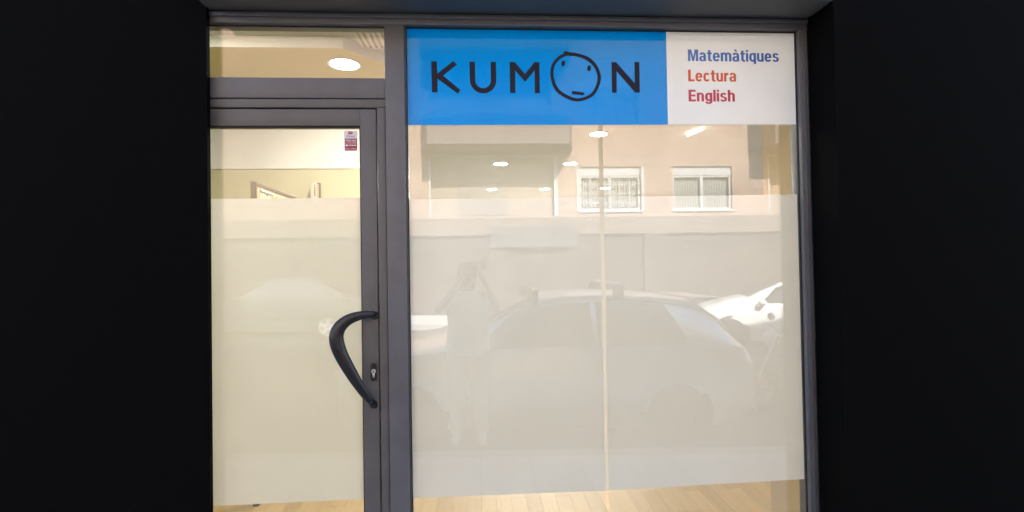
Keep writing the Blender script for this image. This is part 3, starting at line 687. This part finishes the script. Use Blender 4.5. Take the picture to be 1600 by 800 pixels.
def car(name, label, paint, prof, sidewins, wheels, wr, glass_f, glass_r, loc, rz, W, extras):
    """prof rows: x, z_top, z_belt, half width at belt, half width at roof edge, z_bottom; front at -x"""
    t = thing(name, label, 'car', loc); t.rotation_euler = (0, 0, 0)
    parts = []
    x0, x1 = prof[0][0], prof[-1][0]; N = 64
    m = MB(); rings = []
    def sec(x):
        zt, zb, hb_, hr, zl = interp(prof, x)
        gh = zt-zb
        return [(0, zt), (hr*.55, zt-.008), (hr*.9, zt-.03*min(1, gh/.2+.3)), (hr, zt-.065*min(1, gh/.25+.35)), ((hr+hb_)/2, (zt+zb)/2-.02*(gh > .1)), (hb_, zb-.01), (hb_*1.025, zb-.12), (hb_*1.035, zb-.30), (hb_*1.0, zl+.10), (hb_*.93, zl), (0, zl)]
    for i in range(N+1):
        x = x0+(x1-x0)*i/N; h = sec(x)
        ring = [m.bm.verts.new((x, y, z)) for y, z in h]+[m.bm.verts.new((x, -y, z)) for y, z in h[-2:0:-1]]
        rings.append(ring)
    n = len(rings[0])
    for a, b in zip(rings, rings[1:]):
        for k in range(n): m.bm.faces.new((a[k], a[(k+1) % n], b[(k+1) % n], b[k]))
    m.bm.faces.new(rings[0][::-1]); m.bm.faces.new(rings[-1])
    body = m.build('body', paint, None, True); parts.append((body, t))
    def side_pt(x, v, s, off=.008):
        h = sec(x); a, mid, b = h[3], h[4], h[5]
        if v < .5: y = a[0]+(mid[0]-a[0])*v*2; z = a[1]+(mid[1]-a[1])*v*2
        else: y = mid[0]+(b[0]-mid[0])*(v-.5)*2; z = mid[1]+(b[1]-mid[1])*(v-.5)*2
        return (x, s*(y+off), z)
    for s in (1, -1):
        for (xa, xb, ta, tb) in sidewins:          # xa..xb along belt, ta/tb shift of the top corners
            m = MB(); K = 14
            for k in range(K):
                u0, u1 = k/K, (k+1)/K
                for v0, v1 in ((.08, .5), (.5, .97)):
                    def q(u, v): 
                        L = xa+ta*(1-v); Rr = xb+tb*(1-v); return side_pt(L+(Rr-L)*u, v, s)
                    m.quad(q(u0, v0), q(u1, v0), q(u1, v1), q(u0, v1))
            parts.append((m.build('side_window', BGL if name == 'saloon_car' else CGL, None, True), t))
        for wx in wheels:
            yy = s*(W/2-.02)
            m = MB(); m.lathe([(.001, 0), (wr+.055, 0), (wr+.055, s*.03), (.001, s*.03)], (wx, yy-s*.008, wr+.01), 'Y', 32); parts.append((m.build('wheel_arch', TRIM, None), t))
            wh = MB().lathe([(wr*.62, -s*.16), (wr*.95, -s*.16), (wr, -s*.12), (wr, s*.02), (wr*.96, s*.045), (wr*.66, s*.045), (wr*.62, s*.03)], (wx, yy, wr), 'Y', 36).build('wheel', TYRE, None, True); parts.append((wh, t))
            rm = MB(); rm.lathe([(.001, s*.022), (wr*.63, s*.022), (wr*.66, s*.046), (wr*.60, s*.046), (wr*.58, s*.03), (.001, s*.028)], (wx, yy, wr), 'Y', 36)
            for k in range(5):
                a = 2*math.pi*k/5+.3
                d = Vector((math.cos(a), 0, math.sin(a))); e = Vector((-math.sin(a), 0, math.cos(a)))
                c0 = Vector((wx, yy+s*.05, wr))
                rm.quad(*(c0+d*.03+e*.03, c0+d*wr*.6+e*.045, c0+d*wr*.6-e*.045, c0+d*.03-e*.03))
            parts.append((rm.build('rim', BRIM if name == 'saloon_car' else RIM, None), wh))
    for nm, (xa, xb, fa, fb) in (('windscreen', glass_f), ('rear_window', glass_r)):
        m = MB(); K = 8
        for k in range(K):
            for j in range(8):
                def q(u, v):
                    x = xa+(xb-xa)*u; h = sec(x); hw = h[3][0]*(fa+(fb-fa)*u); yy = hw*(2*v-1)
                    zt = h[0][1]; z = zt-.03*min(1, abs(2*v-1)**3)+.007; return (x, yy, z)
                m.quad(q(k/K, j/8), q((k+1)/K, j/8), q((k+1)/K, (j+1)/8), q(k/K, (j+1)/8))
        parts.append((m.build(nm, CGL, None, True), t))
    extras(parts, t, sec, side_pt)
    M = Matrix.Translation(loc) @ Matrix.Rotation(math.atan(-SL) if abs(math.cos(rz)) > .5 else 0, 4, 'Y') @ Matrix.Rotation(rz, 4, 'Z')
    for o, p in parts:
        o.data.transform(M); put(o, t)
        if p is not t: o.parent = p; o.matrix_parent_inverse = Matrix.Identity(4)
    return t
def lamps(parts, t, x, y, z, r, m, name):
    for s in (1, -1): parts.append((MB().sphere((x, s*y, z), r, 14).build(name, m, None, True), t))
def hatch_extras(parts, t, sec, sp):
    lamps(parts, t, -1.93, .60, .66, (.17, .14, .08), LAMPG, 'headlight'); lamps(parts, t, 1.92, .66, .80, (.10, .10, .17), REDL, 'tail_light')
    lamps(parts, t, -.72, .93, .93, (.09, .11, .07), MATS['silver_paint'], 'door_mirror')
    lamps(parts, t, -2.02, .55, .36, (.06, .09, .06), LAMPG, 'fog_lamp')
    for s in (1, -1):
        h = MB().tube([(.22, s*.845, .80), (.30, s*.865, .825), (.40, s*.845, .80)], .014, 8); parts.append((h.build('door_handle', LAMPG, None, True), t))
        rail = MB(); L = [(-.95+i*.1) for i in range(29)]
        rail.tube([(x, s*(sec(x)[3][0]+.012), sec(x)[3][1]+.018) for x in L], .014, 8); parts.append((rail.build('roof_trim', LAMPG, None, True), t))
    for x in (-.15, .72):
        bar = MB().tube([(x, -.60, sec(x)[0][1]+.09), (x, .60, sec(x)[0][1]+.09)], .018, 10)
        o = bar.build('roof_bar', LAMPG, None, True); parts.append((o, t))
        for s in (1, -1): parts.append((MB().box(x-.055, x+.055, s*.57-.035, s*.57+.035, sec(x)[0][1]-.07, sec(x)[0][1]+.075, bevel=.02).build('bar_foot', TRIM, None, True), o))
    for s in (1, -1):
        m = MB(); m.lathe([(.078, s*.0), (.085, s*.004), (.09, 0)], (1.28, s*.868, .86), 'Y', 28, cap=False); parts.append((m.build('fuel_flap', LAMPG, None), t))
    parts.append((MB().box(1.55, 1.78, -.56, .56, 1.405, 1.435, bevel=.012).build('spoiler', MATS['silver_paint'], None, True), t))
    parts.append((MB().box(2.085, 2.10, -.26, .26, .58, .69).build('number_plate', PLATE, None), t)); parts.append((MB().box(-2.10, -2.085, -.26, .26, .36, .47).build('number_plate', PLATE, None), t))
    parts.append((MB().box(-2.10, -2.05, -.5, .5, .22, .34, bevel=.02).build('grille', TRIM, None), t))
SILVER = mat('silver_paint', (.70, .71, .71), .30, .7, .5, coat=.6)
HPROF = [(-2.08, .58, .50, .55, .50, .26), (-2.0, .74, .66, .74, .62, .20), (-1.75, .86, .80, .82, .66, .19), (-1.2, .99, .91, .85, .66, .18), (-.98, 1.04, .935, .855, .65, .18), (-.55, 1.25, .95, .86, .60, .18), (-.2, 1.41, .96, .86, .58, .18),
         (.15, 1.465, .97, .86, .575, .18), (.6, 1.48, .98, .86, .57, .18), (1.1, 1.46, .99, .855, .565, .18), (1.5, 1.415, 1.0, .845, .55, .18), (1.72, 1.28, 1.0, .83, .56, .19), (1.92, 1.06, .96, .80, .60, .22), (2.06, .86, .80, .74, .62, .28), (2.10, .62, .58, .68, .60, .32)]
car('hatchback_car', 'silver three door hatchback with roof bars parked at the kerb, mirrored in the window', SILVER, HPROF,
    [(-.78, .42, .42, .0), (.47, 1.38, 0, -.22)], (-1.32, 1.22), .31, (-.92, -.16, .95, .93), (1.54, 1.90, .9, .92), (.66, -3.62, road(.66)), 0, 1.72, hatch_extras)
def sedan_extras(parts, t, sec, sp):
    lamps(parts, t, -2.14, .62, .66, (.13, .14, .08), LAMPG, 'headlight'); lamps(parts, t, 2.13, .62, .78, (.08, .16, .09), REDL, 'tail_light'); lamps(parts, t, -.80, .95, .95, (.08, .10, .06), MATS['navy_paint'], 'door_mirror')
    for s in (1, -1):
        for x in (.0, .95): parts.append((MB().tube([(x, s*.875, .82), (x+.18, s*.875, .82)], .014, 8).build('door_handle', LAMPG, None, True), t))
        parts.append((MB().box(-1.6, 1.9, s*.90-.008, s*.90+.008, .50, .535).build('rub_strip', TRIM, None), t))
    parts.append((MB().box(2.22, 2.235, -.26, .26, .62, .73).build('number_plate', PLATE, None), t))
NAVY = mat('navy_paint', (.13, .133, .145), .25, .2, .5, coat=.6)
SPROF = [(-2.20, .56, .50, .60, .5, .26), (-2.12, .72, .64, .78, .64, .20), (-1.7, .84, .80, .85, .68, .19), (-1.05, .94, .90, .87, .68, .18), (-.85, .98, .92, .87, .66, .18), (-.2, 1.34, .93, .87, .58, .18), (.1, 1.41, .94, .87, .57, .18), (.6, 1.43, .95, .87, .57, .18),
         (1.0, 1.38, .96, .87, .57, .18), (1.6, 1.05, .96, .86, .62, .18), (1.75, 1.00, .95, .86, .66, .19), (2.10, .96, .90, .80, .66, .24), (2.22, .78, .70, .70, .60, .30)]
def wx_copy(name, label, paint, loc, rz, ex): return car(name, label, paint, SPROF, [(-.70, .10, .42, 0), (.16, .95, 0, .0), (1.0, 1.28, 0, -.26)], (-1.35, 1.32), .31, (-.80, -.16, .95, .93), (1.02, 1.62, .92, .92), loc, rz, 1.76, ex)
wx_copy('saloon_car', 'dark saloon car parked across the street, mirrored in the door glass', NAVY, (-4.75, -10.9, road(-4.75)), 0, sedan_extras)
WHITEC = mat('white_car_paint', (.80, .80, .79), .25, 0, .5, coat=.7)
def white_extras(parts, t, sec, sp):
    lamps(parts, t, -1.86, .64, .76, (.24, .16, .085), LAMPG, 'headlight'); lamps(parts, t, 1.95, .64, .95, (.08, .10, .2), REDL, 'tail_light'); lamps(parts, t, -.72, .95, 1.0, (.09, .11, .07), WHITEC, 'door_mirror')
    parts.append((MB().box(-2.10, -2.03, -.46, .46, .60, .70, bevel=.02).build('grille', TRIM, None), t)); parts.append((MB().box(-2.11, -2.04, -.5, .5, .26, .40, bevel=.02).build('air_intake', TRIM, None), t))
    parts.append((MB().box(-2.125, -2.112, -.26, .26, .46, .57).build('number_plate', PLATE, None), t))
WPROF = [(a, b+.06 if b > .9 else b+.02, c+.03, d, e, f) for a, b, c, d, e, f in HPROF]
car('white_car', 'white car parked across the street showing its headlamp at the window edge', WHITEC, WPROF, [(-.78, .42, .42, .0), (.47, 1.38, 0, -.22)], (-1.32, 1.22), .32, (-.92, -.16, .95, .93), (1.54, 1.90, .9, .92), (6.85, -9.2, road(6.85)), R(14), 1.74, white_extras)

# ------------------------------------------------------------------ motorbike behind the hatchback
MX, MY = 3.65, -3.3; MZ = road(MX)
bike = thing('motorbike', 'dark motorbike parked behind the silver hatchback, mirrored at the window edge', 'motorbike', (MX, MY, MZ))
BP = mat('bike_paint', (.03, .03, .035), .25, 0, .5, coat=.5); CHR = mat('chrome', (.7, .7, .7), .12, 1.)
bp_ = []
for wx in (-.68, .68):
    wh = MB().lathe([(.20, -.06), (.28, -.06), (.30, -.03), (.30, .03), (.28, .06), (.20, .06)], (wx, 0, .30), 'Y', 36, cap=False).build('wheel', TYRE, None, True); bp_.append((wh, bike))
    m = MB().lathe([(.02, -.07), (.05, -.07), (.05, .07), (.02, .07)], (wx, 0, .30), 'Y', 16)
    for k in range(6): m.tube([(wx, 0, .30), (wx+.21*math.cos(k*math.pi/3), 0, .30+.21*math.sin(k*math.pi/3))], .012, 6)
    bp_.append((m.build('rim', RIM, None), wh))
m = MB().tube([(-.68, .0, .62), (-.62, 0, .66), (-.5, 0, .68)], .05, 8); bp_.append((m.build('mudguard', BP, None, True), bike))
for s in (-1, 1): bp_.append((MB().tube([(-.68, s*.09, .30), (-.46, s*.09, .95)], .024, 10).build('fork', CHR, None, True), bike))
m = MB().tube([(-.46, 0, .92), (.1, 0, .62), (.25, 0, .40), (-.2, 0, .32), (-.42, 0, .75)], .03, 8); m.tube([(.1, 0, .62), (.62, 0, .72)], .03, 8); m.tube([(.25, 0, .38), (.68, .09, .30)], .028, 8); bp_.append((m.build('frame', BP, None, True), bike))
bp_.append((MB().box(-.25, .2, -.16, .16, .30, .60, bevel=.05).build('engine', CHR, None, True), bike))
bp_.append((MB().sphere((-.12, 0, .82), (.30, .15, .13), 18).build('fuel_tank', BP, None, True), bike))
bp_.append((MB().tube([(.12, 0, .80), (.35, 0, .79), (.62, 0, .84), (.78, 0, .88)], [(.12, .06), (.13, .06), (.11, .06), (.07, .04)], 12).build('seat', TRIM, None, True), bike))
bp_.append((MB().tube([(-.36, -.36, 1.04), (-.44, -.2, 1.02), (-.46, 0, .98), (-.44, .2, 1.02), (-.36, .36, 1.04)], .016, 8).build('handlebar', CHR, None, True), bike))
bp_.append((MB().sphere((-.58, 0, .90), (.10, .10, .10), 14).build('headlight', LAMPG, None, True), bike))
for s in (-1, 1): bp_.append((MB().sphere((-.40, s*.32, 1.16), (.02, .07, .045), 10).build('mirror', CHR, None, True), bike))
bp_.append((MB().tube([(.0, .16, .34), (.3, .18, .28), (.78, .20, .36)], [.03, .04, .05], 10).build('exhaust', CHR, None, True), bike))
Mb = Matrix.Translation((MX, MY, MZ)) @ Matrix.Rotation(R(62), 4, 'Z') @ Matrix.Rotation(R(8), 4, 'X')
for o, p in bp_:
    o.data.transform(Mb); put(o, bike)
    if p is not bike: o.parent = p; o.matrix_parent_inverse = Matrix.Identity(4)

# ------------------------------------------------------------------ the person taking the picture
SKIN = mat('skin', (.38, .21, .145), .55); BLOUSE = mat('blouse', (.86, .86, .88), .85, noise=(30, .05), bump=(25, .4)); TROUS = mat('trousers', (.62, .58, .56), .9, noise=(25, .05), bump=(15, .4))
HAIR = mat('hair', (.06, .035, .02), .5, noise=(60, .3)); SHOE = mat('shoe', (.65, .62, .58), .6); PHONE = mat('phone', (.02, .02, .022), .2)
PX, PY = -.10, -2.62; PZ = pave(PX)
def skin_mesh(name, verts, edges, m, parent, sub=2, root=0):
    me = bpy.data.meshes.new(name); me.from_pydata([v[:3] for v in verts], edges, [])
    o = bpy.data.objects.new(name, me); C.objects.link(o)
    md = o.modifiers.new('skin', 'SKIN')
    for i, v in enumerate(verts):
        sv = me.skin_vertices[0].data[i]; r = v[3]; sv.radius = r if isinstance(r, tuple) else (r, r); sv.use_root = (i == root)
    md.use_smooth_shade = True; sb = o.modifiers.new('sub', 'SUBSURF'); sb.levels = sub; sb.render_levels = sub
    dg = bpy.context.evaluated_depsgraph_get(); dg.update()
    e = bpy.data.meshes.new_from_object(o.evaluated_get(dg)); bpy.data.objects.remove(o)
    e.materials.clear(); e.materials.append(m)
    o = bpy.data.objects.new(name, e); C.objects.link(o); put(o, parent); return o
per = thing('person', 'person in white blouse and pale trousers raising a phone, mirrored in the window', 'person', (PX, PY, PZ))
def P(x, y, z, r): return (PX+x, PY+y, PZ+z, r)
# body: legs, trunk, neck, arms raised with the elbows out
BV = [P(0, 0, .86, (.15, .11)), P(0, .0, 1.00, (.135, .095)), P(0, 0, 1.18, (.145, .10)), P(0, 0, 1.30, (.13, .085)), P(0, .0, 1.37, .052), P(0, .015, 1.43, .05),
      P(.165, 0, 1.315, .052), P(.27, .10, 1.20, .042), P(.185, .30, 1.40, .031), P(.115, .375, 1.545, .026),
      P(-.165, 0, 1.315, .052), P(-.27, .10, 1.20, .042), P(-.10, .30, 1.40, .031), P(-.02, .375, 1.545, .026),
      P(.095, 0, .78, .092), P(.105, .015, .46, .058), P(.11, 0, .10, .038), P(.115, .08, .035, .033), P(.118, .15, .028, .026),
      P(-.095, 0, .78, .092), P(-.105, .015, .46, .058), P(-.11, 0, .10, .038), P(-.115, .08, .035, .033), P(-.118, .15, .028, .026)]
BE = [(0, 1), (1, 2), (2, 3), (3, 4), (4, 5), (3, 6), (6, 7), (7, 8), (8, 9), (3, 10), (10, 11), (11, 12), (12, 13), (0, 14), (14, 15), (15, 16), (16, 17), (17, 18), (0, 19), (19, 20), (20, 21), (21, 22), (22, 23)]
body = skin_mesh('body', BV, BE, SKIN, per)
# hands closed on the sides of the phone
for s, hx in ((1, .115), (-1, -.02)):
    V = [P(hx, .375, 1.545, .022), P(hx-.002*s, .385, 1.60, (.016, .030))]; E2 = [(0, 1)]
    for k, (dz, ln) in enumerate(((.035, .068), (.018, .075), (.0, .072), (-.018, .058))):
        b = len(V); V += [P(hx-.004*s, .378, 1.605+dz, .0095), P(hx-.010*s, .372-.012, 1.607+dz, .009), P(hx-.022*s, .372-.020, 1.607+dz, .0085), P(hx-(ln-.02)*s*.8, .356, 1.606+dz, .0075)]
        E2 += [(1, b), (b, b+1), (b+1, b+2), (b+2, b+3)]
    b = len(V); V += [P(hx-.006*s, .380, 1.582, .011), P(hx-.018*s, .360, 1.592, .010), P(hx-.030*s, .352, 1.612, .009)]; E2 += [(0, b), (b, b+1), (b+1, b+2)]
    skin_mesh('hand', V, E2, SKIN, body, 1)
hd_ = MB().sphere((PX, PY+.045, PZ+1.515), (.076, .094, .112), 28)
for v in hd_.bm.verts:                                       # jaw narrows, face flattens
    dz = (v.co.z-(PZ+1.515))/.112
    if dz < 0: v.co.x = PX+(v.co.x-PX)*(1+.28*dz); v.co.y += .012*(-dz)
head = hd_.build('head', SKIN, body, True)
MB().sphere((PX, PY+.142, PZ+1.497), (.012, .018, .020), 10).build('nose', SKIN, head, True) if False else None
nose = MB(); nose.tube([(PX, PY+.128, PZ+1.53), (PX, PY+.150, PZ+1.495), (PX, PY+.136, PZ+1.485)], [.006, .012, .010], 8); put(nose.build('nose', SKIN, None, True), head)
for s in (1, -1):
    MB().sphere((PX+s*.030, PY+.126, PZ+1.522), (.013, .010, .009), 10).build('eye', mat('eye', (.12, .08, .06), .2), head, True)
    MB().sphere((PX+s*.076, PY+.04, PZ+1.505), (.010, .020, .030), 10).build('ear', SKIN, head, True)
MB().sphere((PX, PY+.131, PZ+1.455), (.024, .008, .007), 10).build('mouth', mat('lips', (.45, .16, .14), .5), head, True)
hh = MB().sphere((PX, PY+.028, PZ+1.54), (.090, .100, .108), 28)
bmesh.ops.delete(hh.bm, geom=[v for v in hh.bm.verts if v.co.y > PY+.09 and v.co.z < PZ+1.57], context='VERTS')
hh.sphere((PX, PY-.035, PZ+1.44), (.075, .05, .12), 18); hh.build('hair', HAIR, body, True)
# clothes
def lathe_el(name, rows, m, parent, n=32, fold=.0):
    mb = MB(); rings = []
    for (cx, cy, z, rx, ry) in rows:
        rings.append([mb.bm.verts.new((PX+cx+rx*(1+fold*math.sin(7*a+z*20))*math.cos(a), PY+cy+ry*(1+fold*math.sin(9*a+z*14))*math.sin(a), PZ+z)) for a in [2*math.pi*k/n for k in range(n)]])
    for a, b in zip(rings, rings[1:]):
        for k in range(n): mb.bm.faces.new((a[k], a[(k+1) % n], b[(k+1) % n], b[k]))
    return mb.build(name, m, parent, True)
bl = lathe_el('blouse', [(0, 0, .80, .205, .150), (0, 0, .92, .195, .140), (0, 0, 1.05, .185, .130), (0, 0, 1.18, .190, .135), (0, 0, 1.27, .190, .125), (0, 0, 1.33, .165, .105), (0, 0, 1.365, .10, .082), (0, 0, 1.375, .07, .07)], BLOUSE, body, fold=.02)
for s in (1, -1):
    skin_mesh('sleeve', [P(s*.13, 0, 1.305, .078), P(s*.20, .04, 1.275, .074), P(s*.245, .075, 1.235, .070)], [(0, 1), (1, 2)], BLOUSE, bl, 1)
    lathe_el('trouser_leg', [(s*.085, 0, .84, .118, .128), (s*.092, 0, .70, .112, .118), (s*.10, .01, .48, .082, .086), (s*.108, .005, .28, .070, .076), (s*.112, 0, .09, .066, .074)], TROUS, body, 24, .03)
    sh = MB().sphere((PX+s*.116, PY+.06, PZ+.045), (.046, .13, .048), 18)
    for v in sh.bm.verts: v.co.z = max(v.co.z, PZ+.004)
    sh.build('shoe', SHOE, body, True)
ph = thing('phone', 'black phone held up in both hands by the person', 'phone', (.0, -2.24, 1.53))
box('phone_body', PHONE, ph, -.078, .078, -2.249, -2.240, 1.512, 1.588, bevel=.003, smooth=True)
MB().lathe([(.001, -2.2395), (.006, -2.2395), (.006, -2.2385), (.001, -2.2385)], (0, 0, 1.55), 'Y', 16).build('lens', CGL, ph)
